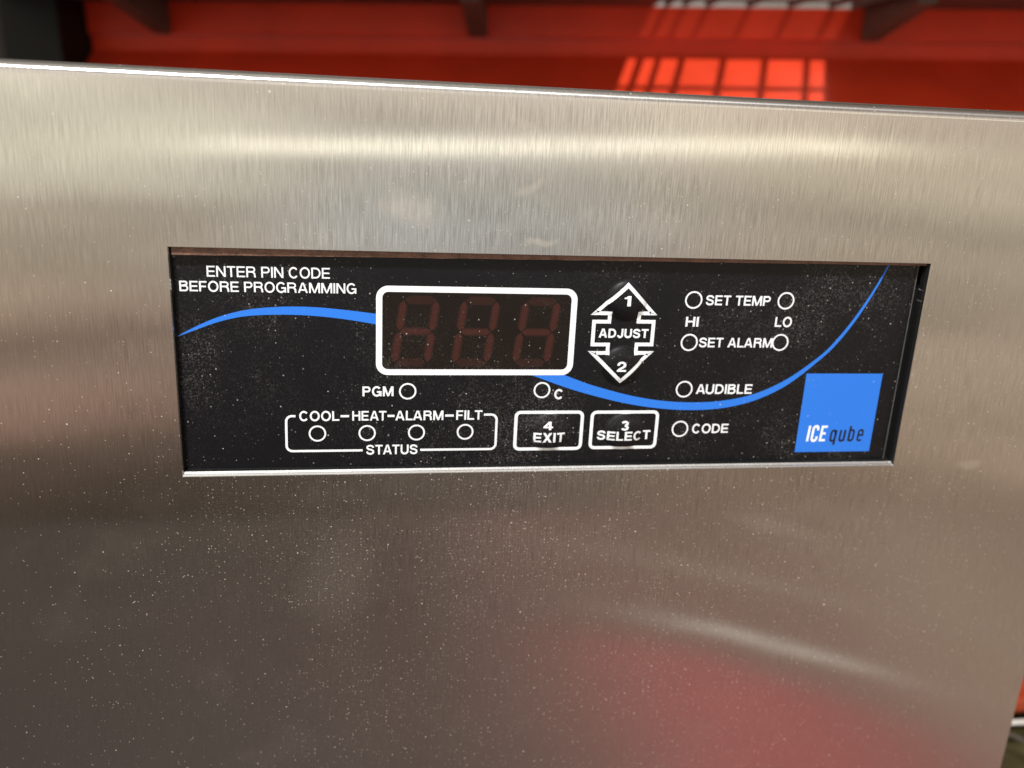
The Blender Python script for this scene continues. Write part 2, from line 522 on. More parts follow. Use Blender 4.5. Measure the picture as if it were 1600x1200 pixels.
# lower sheet: vertical strip under the lip, then sloping forward
wall_profile(bm, [(0.0, 0.0965), (0.0, 0.0885), (-0.0015, 0.0868), (-0.062, 0.0469), (-0.062, -0.30), (0.012, -0.30), (0.012, 0.0965)], -0.266, 0.62)
obj("lower_sheet", bm, M_RED, cab)
bm = bmesh.new()
lip = [(-0.002 - 0.0016 * math.sin(t), 0.0986 - 0.0016 * math.cos(t)) for t in [k * math.pi / 8 for k in range(0, 5)]]
wall_profile(bm, [(0.011, 0.0971)] + lip + [(-0.0036, 0.11545), (0.011, 0.11545)], -0.266, 0.62)
obj("upper_sheet", bm, M_RED, cab)
bm = bmesh.new()
box(bm, -0.266, 0.62, 0.002, 0.03, 0.1215, 0.20)
obj("header_rail", bm, M_PALE, cab)

shelf = empty("shelf", matrix=BACK)
tag(shelf, "dark grey shelf with a wire mesh opening fixed along the red cabinet", "shelf")
HU0, HU1, HV0, HV1 = 0.073, 0.190, -0.078, -0.004
bm = bmesh.new()
box(bm, -0.30, HU0, -0.11, 0.0015, 0.1155, 0.1205)
box(bm, HU1, 0.62, -0.11, 0.0015, 0.1155, 0.1205)
box(bm, HU0, HU1, -0.11, HV0, 0.1155, 0.1205)
obj("shelf_plate", bm, M_GREY, shelf)
bm = bmesh.new()
u = HU0 + 0.0085
tube(bm, [(u + 0.0105, HV0 - 0.002, 0.1180), (u + 0.0105, HV1 + 0.006, 0.1180)], 0.0019, 8)
while u < HU1:
    tube(bm, [(u, HV0 - 0.002, 0.1180), (u, HV1 + 0.006, 0.1180)], 0.0021, 8)
    u += 0.0243
for v in (-0.0328, -0.060):
    tube(bm, [(HU0 - 0.001, v, 0.1207), (HU1 + 0.001, v, 0.1207)], 0.0019, 8)
obj("wire_mesh", bm, M_WIRE, shelf)
bm = bmesh.new()
box(bm, -0.30, 0.62, -0.112, -0.1105, 0.1155, 0.30)  # unseen upright board, added to keep the overhead lamp off the red sheets
obj("light_blocker", bm, M_GREY, shelf)
def gusset(bm, u0, th, d, h):
    top = 0.1153
    prof = [(-0.0042, top), (-0.0042, top - h), (-0.010, top - h), (-d, top - 0.004), (-d, top)]
    wall_profile(bm, prof, u0 - th / 2, u0 + th / 2)
for u0, th, d in ((-0.2195, 0.009, 0.075), (-0.0305, 0.011, 0.075), (0.2010, 0.010, 0.085)):
    bm = bmesh.new()
    gusset(bm, u0, th, d, 0.0178)
    bevel_all(bm, 0.0012, 2)
    obj("gusset", bm, M_GREY, shelf)

bm = bmesh.new()
box(bm, -0.3025, -0.2675, -0.035, 0.02, -0.30, 0.25)
bevel_all(bm, 0.002)
po = obj("post", bm, M_POST, matrix=BACK)
tag(po, "black upright post at the left end of the red cabinet wall", "post")
bm = bmesh.new()
box(bm, -0.80, -0.306, -0.01, 0.02, -0.30, 0.25)
pn = obj("side_panel", bm, M_DARK, matrix=BACK)
tag(pn, "dark brown panel left of the black post in the shadow", "panel")

# low clutter seen past the lower right corner of the unit
bm = bmesh.new()
box(bm, 0.20, 0.60, 0.100, 0.14, -0.1985, -0.1905)
bevel_all(bm, 0.002)
rr = obj("red_rail", bm, M_RUST)
tag(rr, "red rail seen past the lower right corner of the steel unit", "rail")
bm = bmesh.new()
tube(bm, [(0.18, 0.094, -0.1965), (0.25, 0.094, -0.1982), (0.30, 0.094, -0.1995), (0.6, 0.094, -0.206)], 0.0011, 10)
cb = obj("cable", bm, M_TUBE)
tag(cb, "thin white cable running along under the red rail", "cable")
bm = bmesh.new()
tube(bm, [(0.215, 0.09, -0.190), (0.2455, 0.09, -0.2045), (0.262, 0.092, -0.2195), (0.30, 0.096, -0.255)], 0.0009, 8)
wr = obj("wire", bm, M_GREY)
tag(wr, "thin grey wire slanting down below the white cable", "wire")
bm = bmesh.new()
box(bm, 0.16, 0.60, 0.10, 0.16, -0.40, -0.2185)
bevel_all(bm, 0.003)
bm2 = bmesh.new()
box(bm2, 0.16, 0.70, 0.17, 0.19, -0.45, -0.165)
bevel_all(bm2, 0.002)
dp = obj("dark_board", bm2, M_DARK)
tag(dp, "dark board standing behind the red rail and the white cable", "board")
bs = obj("olive_block", bm, M_OLIVE)
tag(bs, "dark olive block in the shadow at the lowest right corner", "block")

# ------------------------------------------------------------------ the stainless unit
unit = empty("cooling_unit", (0.0, 0.0, -0.2))
tag(unit, "brushed stainless steel cooling unit with a black control panel set in its front", "cooling unit")
UI = Matrix.Translation((0, 0, 0.2))

def part(name, bm, mat, parent=None, smooth=False):
    """meshes are written in world metres; children hang from the unit's base"""
    o = obj(name, bm, mat, None, smooth)
    p = parent or unit
    o.parent = p
    o.matrix_parent_inverse = (UI if p is unit else Matrix.Identity(4))
    return o

HX, HZ = 0.095, 0.02847
X0, X1, Z0, Z1 = -0.215, 0.1530, -0.262, 0.0647
BR = 0.0025
def front_sheet():
    bm = bmesh.new()
    uvl = bm.loops.layers.uv.new("UVMap")
    # front with the opening, ring by ring
    def ring(x, z, y):
        return [bm.verts.new(p) for p in ((-x, y, z), (x, y, z), (x, y, -z), (-x, y, -z))]
    outer = [bm.verts.new(p) for p in ((X0, 0, Z1), (X1, 0, Z1), (X1, 0, Z0), (X0, 0, Z0))]
    def hole(l, r_, t, b_, y):
        return [bm.verts.new(p) for p in ((-HX + l, y, HZ - t), (HX - r_, y, HZ - t), (HX - r_, y, -HZ + b_), (-HX + l, y, -HZ + b_))]
    r0 = hole(0, 0, 0, 0, 0.0)
    r1 = hole(0.00005, 0.00008, 0.00006, 0.00010, 0.00012)
    r1b = hole(0.00018, 0.00022, 0.00020, 0.00046, 0.00049)
    r1c = hole(0.00019, 0.00023, 0.00021, 0.00050, 0.00066)
    r2 = hole(0.00032, 0.0004, 0.00035, 0.00094, 0.00108)
    r3 = hole(0.00034, 0.00042, 0.00036, 0.00102, 0.00285)
    for a, b in ((outer, r0), (r0, r1), (r1, r1b), (r1b, r1c), (r1c, r2), (r2, r3)):
        for i in range(4):
            j = (i + 1) % 4
            f = bm.faces.new((a[i], b[i], b[j], a[j]))
            if b is r3 or (i == 1 and b is not r0 and b is not r1) or (i == 3 and b is r2):
                f.material_index = 1  # steel recess walls coloured black as painted shade, so they mirror nothing
    # bends: top flange and right flange, lower and left returns
    def strip(p0, p1, inward, steps=8, depth=0.03):
        prev = None
        for k in range(steps + 2):
            if k <= steps:
                t = k / steps * math.pi / 2
                off = Vector((0, BR * (1 - math.cos(t)), 0)) + Vector(inward) * (BR * math.sin(t))
            else:
                off = Vector((0, depth, 0)) + Vector(inward) * BR
            a = bm.verts.new(Vector(p0) + off)
            b = bm.verts.new(Vector(p1) + off)
            if prev:
                bm.faces.new((prev[0], prev[1], b, a))
            prev = (a, b)
    strip((X0, 0, Z1), (X1, 0, Z1), (0, 0, 1), depth=0.15)
    strip((X1, 0, Z1), (X1, 0, Z0), (0.35, 0, 0), depth=0.15)
    strip((X0, 0, Z0), (X0, 0, Z1), (-1, 0, 0), depth=0.15)
    strip((X1, 0, Z0), (X0, 0, Z0), (0, 0, -1), depth=0.15)
    bmesh.ops.remove_doubles(bm, verts=bm.verts, dist=1e-6)
    bmesh.ops.recalc_face_normals(bm, faces=bm.faces)
    # make sure the front looks at -y
    for f in bm.faces:
        c = f.calc_center_median()
        if abs(c.y) < 1e-6 and f.normal.y > 0:
            bmesh.ops.reverse_faces(bm, faces=bm.faces)
            break
    for f in bm.faces:
        for l in f.loops:
            l[uvl].uv = (l.vert.co.x * 4 + l.vert.co.y, l.vert.co.z * 4 + l.vert.co.y)
        c = f.calc_center_median()
        f.smooth = (c.z > Z1 + 1e-6 and c.y < BR + 1e-5)
    return bm
cover = part("front_cover", front_sheet(), M_STEEL)
cover.data.materials.append(M_GAP)
# brown strip coloured as the edge's reflection under the opening's top, deeper towards the left
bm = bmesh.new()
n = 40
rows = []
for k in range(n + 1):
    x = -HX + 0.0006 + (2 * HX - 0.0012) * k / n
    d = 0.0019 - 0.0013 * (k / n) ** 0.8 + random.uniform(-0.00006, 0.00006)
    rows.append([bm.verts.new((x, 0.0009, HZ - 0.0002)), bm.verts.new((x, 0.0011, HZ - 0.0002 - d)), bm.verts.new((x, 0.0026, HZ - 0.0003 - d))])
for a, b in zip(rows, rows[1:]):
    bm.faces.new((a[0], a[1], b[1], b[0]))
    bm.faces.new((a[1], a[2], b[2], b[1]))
eo = obj("edge_reflection", bm, M_EDGE_REFLECTION)
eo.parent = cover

bm = bmesh.new()
box(bm, X0 + 0.004, X1 - 0.004, 0.012, 0.145, Z0 + 0.004, Z1 - 0.004)
part("inner_case", bm, M_POST)

# control panel: printed black film on a backing, 3 mm behind the front
PY = 0.0030
panel_bm = bmesh.new()
LEFT, RIGHT_E, BOT, TOP = -0.0985, 0.0933, -0.0325, 0.0325
DOMES = ((0.0150, 0.0168), (0.0151, -0.0004), (0.0172, -0.0186), (-0.0031, -0.0186))
def height(x, z):
    h = 0.0
    for cx, cz in DOMES:
        d2 = (x - cx) ** 2 + (z - cz) ** 2
        r = 0.0053
        if d2 < r * r:
            q = 1 - d2 / (r * r)
            h = max(h, 0.0011 * (1 - (1 - q) ** 1.8))
    return h
def film():
    bm = panel_bm
    def axis(a, b, marks, coarse, fine):
        xs = [a]
        x = a
        while x < b - 1e-9:
            st = fine if any(m0 - 1e-4 <= x < m1 for m0, m1 in marks) else coarse
            x = min(x + st, b)
            xs.append(x)
        return xs
    xs = axis(LEFT, RIGHT_E, [(-0.009, 0.023)], 0.004, 0.0003)
    zs = axis(BOT, TOP, [(-0.0245, 0.0225)], 0.004, 0.0003)
    grid = [[bm.verts.new((x, PY - height(x, z), z)) for x in xs] for z in zs]
    for j in range(len(zs) - 1):
        for i in range(len(xs) - 1):
            bm.faces.new((grid[j][i], grid[j][i + 1], grid[j + 1][i + 1], grid[j + 1][i]))
    return bm
panel = part("control_panel", film(), M_BLACK, smooth=True)

def sub(name, bm, mat, label=None, smooth=False):
    o = obj(name, bm, mat, None, smooth)
    o.parent = panel
    if label:
        o["label"] = label
    return o

bm = bmesh.new()
box(bm, -0.0988, 0.0988, PY + 0.0016, PY + 0.0032, -0.0328, 0.0328)
part("backing_plate", bm, M_GAP)
bm = bmesh.new()
box(bm, RIGHT_E, RIGHT_E + 0.00022, PY - 0.00008, PY + 0.0015, -0.0325, 0.0325)
sub("film_edge", bm, M_EDGE)

# ---- printed artwork, millimetres on the panel face (x right, z up)
LIFT = [0]
def level(base=0.00002):
    LIFT[0] += 1
    return PY - base - 0.000005 * (LIFT[0] % 12)

def face(bm, pts, y, drape=False):
    vs = [bm.verts.new((x * MM, y - (height(x * MM, z * MM) + 0.00004 if drape else 0.0), z * MM)) for x, z in pts]
    f = bm.faces.new(vs)
    f.normal_update()
    if f.normal.y > 0:
        f.normal_flip()
    return f

def ribbon(bm, pts, w, y, closed=False, drape=False):
    """flat band of width w (a number or one per point) along a polyline, mitred"""
    n = len(pts)
    ws = w if isinstance(w, (list, tuple)) else [w] * n
    A, B = [], []
    for i in range(n):
        p = Vector(pts[i])
        a = Vector(pts[i - 1]) if (i > 0 or closed) else None
        b = Vector(pts[(i + 1) % n]) if (i < n - 1 or closed) else None
        d1 = (p - a).normalized() if a is not None else None
        d2 = (b - p).normalized() if b is not None else None
        if d1 is None: d1 = d2
        if d2 is None: d2 = d1
        n1 = Vector((-d1.y, d1.x))
        n2 = Vector((-d2.y, d2.x))
        m = (n1 + n2).normalized()
        k = ws[i] / 2 / max(m.dot(n1), 0.35)
        A.append(p + m * k)
        B.append(p - m * k)
    rng = range(n if closed else n - 1)
    for i in rng:
        j = (i + 1) % n
        face(bm, [A[i], B[i], B[j], A[j]], y, drape)

def dense(pts, closed=False, step=0.5):
    o = []
    n = len(pts)
    for i in range(n if closed else n - 1):
        a, b = Vector(pts[i]), Vector(pts[(i + 1) % n])
        k = max(1, int((b - a).length / step))
        for q in range(k):
            o.append(tuple(a + (b - a) * (q / k)))
    if not closed:
        o.append(tuple(pts[-1]))
    return o

def ell(cx, cz, rx, rz, a0, a1, n=14):
    return [(cx + rx * math.cos(math.radians(a0 + (a1 - a0) * k / n)),
             cz + rz * math.sin(math.radians(a0 + (a1 - a0) * k / n))) for k in range(n + 1)]

def bez(p0, p1, p2, p3, n=10):
    o = []
    for k in range(n + 1):
        t = k / n
        s = 1 - t
        o.append(tuple(s ** 3 * p0[i] + 3 * s * s * t * p1[i] + 3 * s * t * t * p2[i] + t ** 3 * p3[i] for i in range(2)))
    return o

# ---- own sans lettering: every glyph is (width, strokes, polygons), capital height 1
def glyph(ch, t):
    h = t / 2
    q = t * 0.86          # horizontals a touch thinner
    g = q / 2
    S, P = [], []
    R = lambda x0, x1, z0, z1: P.append([(x0, z0), (x1, z0), (x1, z1), (x0, z1)])
    if ch == "A":
        w = 0.98
        P.append([(0, 0), (t * 1.12, 0), (w / 2 + t * 0.05, 0.90), (w / 2 + t * 0.45, 1), (w / 2 - t * 0.62, 1)])
        P.append([(w - t * 1.12, 0), (w, 0), (w / 2 + t * 0.62, 1), (w / 2 - t * 0.45, 1), (w / 2 - t * 0.05, 0.90)])
        R(0.22, w - 0.22, 0.22, 0.22 + q)
    elif ch == "B":
        w = 0.84
        R(0, t, 0, 1)
        S.append(([(h, 1 - g), (w - 0.36, 1 - g)] + ell(w - 0.31, 0.765, 0.31 - h - 0.04, 0.235 - g, 90, -90) + [(h, 0.53)], q * 1.08))
        S.append(([(h, 0.53), (w - 0.36, 0.53)] + ell(w - 0.31, 0.265 + g / 2, 0.31 - h, 0.265 - g / 2, 90, -90) + [(h, g)], q * 1.08))
    elif ch == "C":
        w = 0.93
        S.append((ell(w / 2, 0.5, w / 2 - h, 0.53 - g, 38, 322, 26), t * 0.95))
    elif ch == "D":
        w = 0.90
        R(0, t, 0, 1)
        S.append(([(h, 1 - g), (w - 0.50, 1 - g)] + ell(w - 0.48, 0.5, 0.48 - h, 0.5 - g, 90, -90, 18) + [(h, g)], t * 0.93))
    elif ch == "E":
        w = 0.78
        R(0, t, 0, 1); R(t * 0.5, w, 1 - q, 1); R(t * 0.5, w - 0.05, 0.5 - g, 0.5 + g); R(t * 0.5, w, 0, q)
    elif ch == "F":
        w = 0.72
        R(0, t, 0, 1); R(t * 0.5, w, 1 - q, 1); R(t * 0.5, w - 0.07, 0.48 - g, 0.48 + g)
    elif ch == "G":
        w = 0.97
        S.append((ell(w / 2, 0.5, w / 2 - h, 0.53 - g, 40, 330, 26), t * 0.95))
        R(w / 2 + 0.02, w, 0.53 - q, 0.53); R(w - t * 0.85, w, 0.0, 0.53 - q * 0.5)
    elif ch == "H":
        w = 0.88
        R(0, t, 0, 1); R(w - t, w, 0, 1); R(t * 0.5, w - t * 0.5, 0.52 - g, 0.52 + g)
    elif ch == "I":
        w = t * 1.02
        R(0, w, 0, 1)
    elif ch == "J":
        w = 0.70
        S.append(([(w - h, 1), (w - h, 0.32)] + ell(w / 2, 0.30, w / 2 - h, 0.32 - g, 0, -180, 14), t))
    elif ch == "L":
        w = 0.72
        R(0, t, 0, 1); R(t * 0.5, w, 0, q)
    elif ch == "M":
        w = 1.08
        R(0, t, 0, 1); R(w - t, w, 0, 1)
        P.append([(0.0, 1), (t * 1.25, 1), (w / 2 + t * 0.42, 0), (w / 2 - t * 0.42, 0)])
        P.append([(w, 1), (w / 2 + t * 0.42, 0), (w / 2 - t * 0.42, 0), (w - t * 1.25, 1)])
    elif ch == "N":
        w = 0.88
        R(0, t, 0, 1); R(w - t, w, 0, 1)
        P.append([(0, 1), (t * 1.12, 1), (w, 0), (w - t * 1.12, 0)])
    elif ch == "O":
        w = 1.0
        S.append((ell(w / 2, 0.5, w / 2 - h, 0.53 - g, 0, 350, 34), t * 0.95, True))
    elif ch in "PR":
        w = 0.82 if ch == "P" else 0.90
        wb = 0.82 if ch == "P" else 0.86
        R(0, t, 0, 1)
        low = 0.40 if ch == "P" else 0.44
        rz = (1 - low) / 2
        S.append(([(h, 1 - g), (wb - 0.32, 1 - g)] + ell(wb - 0.32, low + rz, 0.32 - h, rz - g, 90, -90) + [(h, low + g)], t * 0.9))
        if ch == "R":
            S.append((bez((wb - 0.36, low + g), (w - 0.12, low), (w - h - 0.03, 0.30), (w - h - 0.03, 0.16), 8) + [(w - h + 0.01, 0.0)], t))
    elif ch == "S":
        w = 0.86
        S.append((bez((w - h * 1.05, 0.70), (w - h, 1.06 - g), (h, 1.08 - g), (h * 1.05, 0.72), 14)[:-1]
                  + bez((h * 1.05, 0.72), (h, 0.46), (w - h, 0.58), (w - h, 0.28), 14)[:-1]
                  + bez((w - h, 0.28), (w - h, -0.09 + g), (h * 0.9, -0.09 + g), (h * 0.9, 0.31), 14), t * 0.93))
    elif ch == "T":
        w = 0.80
        R(0, w, 1 - q, 1); R(w / 2 - h, w / 2 + h, 0, 1 - q * 0.5)
    elif ch == "U":
        w = 0.88
        S.append(([(h, 1), (h, 0.34)] + ell(w / 2, 0.34, w / 2 - h, 0.36 - g, 180, 360, 16) + [(w - h, 1)], t))
    elif ch == "X":
        w = 0.92
        P.append([(0, 0), (t * 1.2, 0), (w, 1), (w - t * 1.2, 1)])
        P.append([(w - t * 1.2, 0), (w, 0), (t * 1.2, 1), (0, 1)])
    elif ch == "1":
        w = 0.46
        R(w - t, w, 0, 1)
        P.append([(0, 0.70), (w - t * 0.5, 0.70), (w - t * 0.5, 0.82), (w - t, 0.98), (w - t - 0.08, 0.86), (0, 0.83)])
    elif ch == "2":
        w = 0.74
        S.append(([(h, 0.62)] + ell(w / 2, 0.68, w / 2 - h, 0.34 - g, 170, 0, 14) + bez((w - h, 0.66), (w - h, 0.42), (0.18, 0.34), (h + 0.02, q * 0.5), 10), t * 0.93))
        R(0.0, w, 0, q)
    elif ch == "3":
        w = 0.74
        S.append((ell(w / 2, 0.745, w / 2 - h - 0.02, 0.275 - g, 165, -88, 16), t * 0.93))
        S.append((ell(w / 2, 0.275, w / 2 - h, 0.295 - g, 95, -165, 16), t * 0.93))
    elif ch == "4":
        w = 0.80
        R(w - t - 0.13, w - 0.13, 0, 1); R(0, w, 0.22, 0.22 + q)
        P.append([(0, 0.22 + q * 0.9), (t * 1.1, 0.22 + q * 0.9), (w - 0.13 - t * 0.5, 0.84), (w - 0.13 - t * 0.5, 1), (w - 0.13 - t, 1)])
    elif ch == "-":
        w = 0.5
        R(0, w, 0.5 - g, 0.5 + g)
    # narrow letters of the badge (lower case x-height 0.72)
    elif ch == "q":
        w = 0.48
        S.append(([(w - h, 0.10), (w - h, 0.60)] + ell(w / 2, 0.56, w / 2 - h, 0.18 - g * 0.5, 0, 180, 8) + [(h, 0.18)] + ell(w / 2, 0.16, w / 2 - h, 0.18 - g * 0.5, 180, 350, 8), t * 0.9))
        R(w - t, w, -0.25, 0.74)
    elif ch == "u":
        w = 0.48
        S.append(([(h, 0.74), (h, 0.18)] + ell(w / 2, 0.16, w / 2 - h, 0.18 - g * 0.5, 180, 360, 8), t * 0.9))
        R(w - t, w, 0, 0.74)
    elif ch == "b":
        w = 0.48
        R(0, t, 0, 1.0)
        S.append(([(h, 0.14), (h, 0.56)] + ell(w / 2, 0.56, w / 2 - h, 0.20 - g * 0.5, 180, 0, 8) + [(w - h, 0.18)] + ell(w / 2, 0.16, w / 2 - h, 0.18 - g * 0.5, 0, -170, 8), t * 0.9))
    elif ch == "e":
        w = 0.48
        S.append(([(h, 0.38), (w - h, 0.38), (w - h, 0.56)] + ell(w / 2, 0.56, w / 2 - h, 0.20 - g * 0.5, 0, 180, 8) + [(h, 0.18)] + ell(w / 2, 0.16, w / 2 - h, 0.18 - g * 0.5, 180, 330, 8), t * 0.85))
    elif ch == "i":          # narrow capital I, C, E of the badge
        w = t
        R(0, t, 0, 1)
    elif ch == "c":
        w = 0.50
        S.append(([(w - h, 0.70), (w - h, 0.78)] + ell(w / 2, 0.80, w / 2 - h, 0.20 - g * 0.5, 0, 180, 8) + [(h, 0.2)] + ell(w / 2, 0.20, w / 2 - h, 0.20 - g * 0.5, 180, 360, 8) + [(w - h, 0.32)], t))
    elif ch == "f":
        w = 0.44
        R(0, t, 0, 1); R(t * 0.5, w, 1 - q, 1); R(t * 0.5, w - 0.05, 0.5 - g, 0.5 + g); R(t * 0.5, w, 0, q)
    else:
        w = 0.40
    return w, S, P

def lettering(bm, text, x0, z0, x1, cap, t, gap=0.125, shear=0.0, drape=False):
    """fits the line between x0 and x1 (mm), letters cap mm tall"""
    items, x = [], 0.0
    for i, ch in enumerate(text):
        w, S, P = glyph(ch, t)
        items.append((x, S, P))
        pair = text[i:i + 2]
        k = gap
        if pair in ("AT", "TA", "LT", "AU", "LA"): k = gap - 0.09
        if pair[1:] == " " or ch == " ": k = 0.06
        x += w + (k if i < len(text) - 1 else 0.0)
    sx = (x1 - x0) / x
    def tr(p, ox):
        return (x0 + (p[0] + ox) * sx + p[1] * cap * shear, z0 + p[1] * cap)
    for ox, S, P in items:
        for poly in P:
            face(bm, [tr(p, ox) for p in poly], level(), drape)
        for st in S:
            # build the band in glyph space so that stems keep their weight, then scale
            closed = len(st) > 2 and st[2]
            tmp_pts, w = st[0], st[1]
            n = len(tmp_pts)
            A, B = [], []
            for i in range(n):
                p = Vector(tmp_pts[i])
                a = Vector(tmp_pts[i - 1]) if (i > 0 or closed) else None
                b = Vector(tmp_pts[(i + 1) % n]) if (i < n - 1 or closed) else None
                d1 = (p - a) if a is not None else None
                d2 = (b - p) if b is not None else None
                if d1 is None or d1.length < 1e-7: d1 = d2
                if d2 is None or d2.length < 1e-7: d2 = d1
                d1, d2 = d1.normalized(), d2.normalized()
                m = (Vector((-d1.y, d1.x)) + Vector((-d2.y, d2.x)))
                m = m.normalized() if m.length > 1e-6 else Vector((-d1.y, d1.x))
                k = w / 2 / max(m.dot(Vector((-d1.y, d1.x))), 0.5)
                A.append(p + m * k)
                B.append(p - m * k)
            y = level()
            for i in range(n if closed else n - 1):
                j = (i + 1) % n
                if (Vector(tmp_pts[i]) - Vector(tmp_pts[j])).length < 1e-7:
                    continue
                face(bm, [tr(A[i], ox), tr(B[i], ox), tr(B[j], ox), tr(A[j], ox)], y, drape)

def drape_fine(bm):
    """cut flat print into small pieces where it lies over a raised dome and lay it on the dome"""
    xs = [v.co.x for v in bm.verts]; zs = [v.co.z for v in bm.verts]
    x0, x1, z0, z1 = min(xs), max(xs), min(zs), max(zs)
    if not any(cx - 0.006 < x1 and cx + 0.006 > x0 and cz - 0.006 < z1 and cz + 0.006 > z0 for cx, cz in DOMES):
        return
    for ax, lo, hi in ((0, x0, x1), (2, z0, z1)):
        c = lo + 0.0004
        while c < hi:
            co = [0.0, 0.0, 0.0]; no = [0.0, 0.0, 0.0]
            co[ax] = c; no[ax] = 1.0
            bmesh.ops.bisect_plane(bm, geom=list(bm.verts) + list(bm.edges) + list(bm.faces), dist=1e-8, plane_co=co, plane_no=no)
            c += 0.0004
    for v in bm.verts:
        v.co.y -= height(v.co.x, v.co.z) + 0.00006

TEXTS = [
    (("ENTER PIN CODE", -87.17, 21.11, -58.88, 2.58, 0.165),),
    (("BEFORE PROGRAMMING", -93.49, 17.56, -52.68, 2.47, 0.175),),
    (("PGM", -51.26, -8.58, -43.55, 2.58, 0.215),),
    (("C", -2.29, -9.46, 0.12, 2.60, 0.215),),
    (("COOL", -66.84, -15.06, -57.0, 2.56, 0.20),),
    (("HEAT", -53.80, -15.06, -45.3, 2.56, 0.20),),
    (("ALARM", -43.05, -15.05, -30.85, 2.56, 0.20),),
    (("FILT", -27.55, -15.02, -20.83, 2.56, 0.20),),
    (("STATUS", -50.32, -24.31, -37.29, 2.62, 0.20),),
    (("4", -4.82, -17.60, -2.30, 2.24, 0.235), ("EXIT", -7.28, -21.15, 1.06, 2.70, 0.23)),
    (("3", 15.98, -17.88, 18.14, 2.50, 0.235), ("SELECT", 9.95, -20.85, 24.55, 2.55, 0.23)),
    (("1", 13.94, 15.60, 15.68, 2.65, 0.26),),
    (("ADJUST", 8.27, 7.07, 21.34, 2.36, 0.235),),
    (("2", 13.53, -1.70, 15.97, 2.63, 0.235),),
    (("SET TEMP", 35.90, 15.94, 53.46, 2.60, 0.20),),
    (("HI", 31.05, 10.21, 34.54, 2.58, 0.21),),
    (("LO", 55.52, 10.37, 60.20, 2.64, 0.20),),
    (("SET ALARM", 35.33, 4.70, 55.55, 2.57, 0.20),),
    (("AUDIBLE", 35.97, -8.17, 51.63, 2.68, 0.20),),
    (("CODE", 36.11, -19.30, 46.32, 2.61, 0.20),),
]
for lines in TEXTS:
    bm = bmesh.new()
    for (txt, xa, za, xb, cap, t) in lines:
        lettering(bm, txt, xa, za, xb, cap, t * 0.95)
    drape_fine(bm)
    sub("lettering", bm, M_WHITE, "white printed words " + " ".join(l[0] for l in lines))

# blue swoosh: upper and lower outline, left and right of the display frame
UP1 = [(-95.09, 6.42), (-90.19, 9.10), (-85.21, 11.35), (-80.26, 12.85), (-75.29, 13.71), (-68.83, 14.15), (-62.33, 14.08), (-55.25, 13.48), (-47.6, 12.60)]
LO1 = [(-95.10, 6.33), (-90.26, 8.26), (-85.27, 10.15), (-80.32, 11.42), (-75.35, 11.98), (-68.88, 12.15), (-62.36, 11.90), (-55.26, 11.15), (-47.6, 9.93)]
LO2 = [(-9.6, -2.6), (0.81, -6.40), (8.64, -8.72), (17.46, -10.83), (26.35, -12.20), (35.28, -12.72), (44.19, -12.15), (52.97, -10.0), (61.47, -5.68), (69.57, 1.20), (74.08, 6.10), (78.64, 13.10), (82.85, 21.58), (86.2, 30.2)]
UP2 = [(-1.1, -2.5), (4.2, -4.55), (8.43, -5.98), (17.25, -8.38), (26.13, -9.98), (35.03, -10.55), (43.93, -10.08), (52.72, -8.12), (61.24, -4.0), (69.41, 2.31), (73.60, 6.98), (78.15, 13.83), (82.46, 22.05), (85.9, 30.2)]
def smooth_line(pts, n):
    """Catmull-Rom through the points, resampled to n"""
    o = []
    P = [pts[0]] + pts + [pts[-1]]
    for i in range(1, len(P) - 2):
        for k in range(12):
            t = k / 12
            a, b, c, d = (Vector(P[i + j]) for j in (-1, 0, 1, 2))
            o.append(0.5 * ((2 * b) + (c - a) * t + (2 * a - 5 * b + 4 * c - d) * t * t + (3 * b - a - 3 * c + d) * t ** 3))
    o.append(Vector(pts[-1]))
    ln = [0.0]
    for a, b in zip(o, o[1:]):
        ln.append(ln[-1] + (b - a).length)
    res = []
    j = 0
    for k in range(n):
        s = ln[-1] * k / (n - 1)
        while j < len(ln) - 2 and ln[j + 1] < s:
            j += 1
        f = (s - ln[j]) / max(ln[j + 1] - ln[j], 1e-9)
        res.append(tuple(o[j] + (o[j + 1] - o[j]) * min(f, 1)))
    return res
for up, lo in ((UP1, LO1), (UP2, LO2)):
    bm = bmesh.new()
    a, b = smooth_line(up, 90), smooth_line(lo, 90)
    for i in range(89):
        face(bm, [a[i], b[i], b[i + 1], a[i + 1]], PY - 0.000012)
    sub("blue_stripe", bm, M_BLUE)

bm = bmesh.new()
face(bm, [(66.55, -2.48), (88.73, -2.48), (88.73, -25.2), (66.55, -25.2)], PY - 0.000014)
sub("badge", bm, M_BLUE, "blue square badge")
bm = bmesh.new()
lettering(bm, "icf", 69.35, -22.06, 74.9, 4.60, 0.165, 0.13, 0.06)
sub("badge_lettering", bm, M_WHITE, "narrow white letters ICE")
bm = bmesh.new()
lettering(bm, "qube", 76.1, -22.02, 86.1, 4.40, 0.165, 0.19, 0.06)
sub("badge_lettering", bm, M_INKBLACK, "narrow black letters qube")

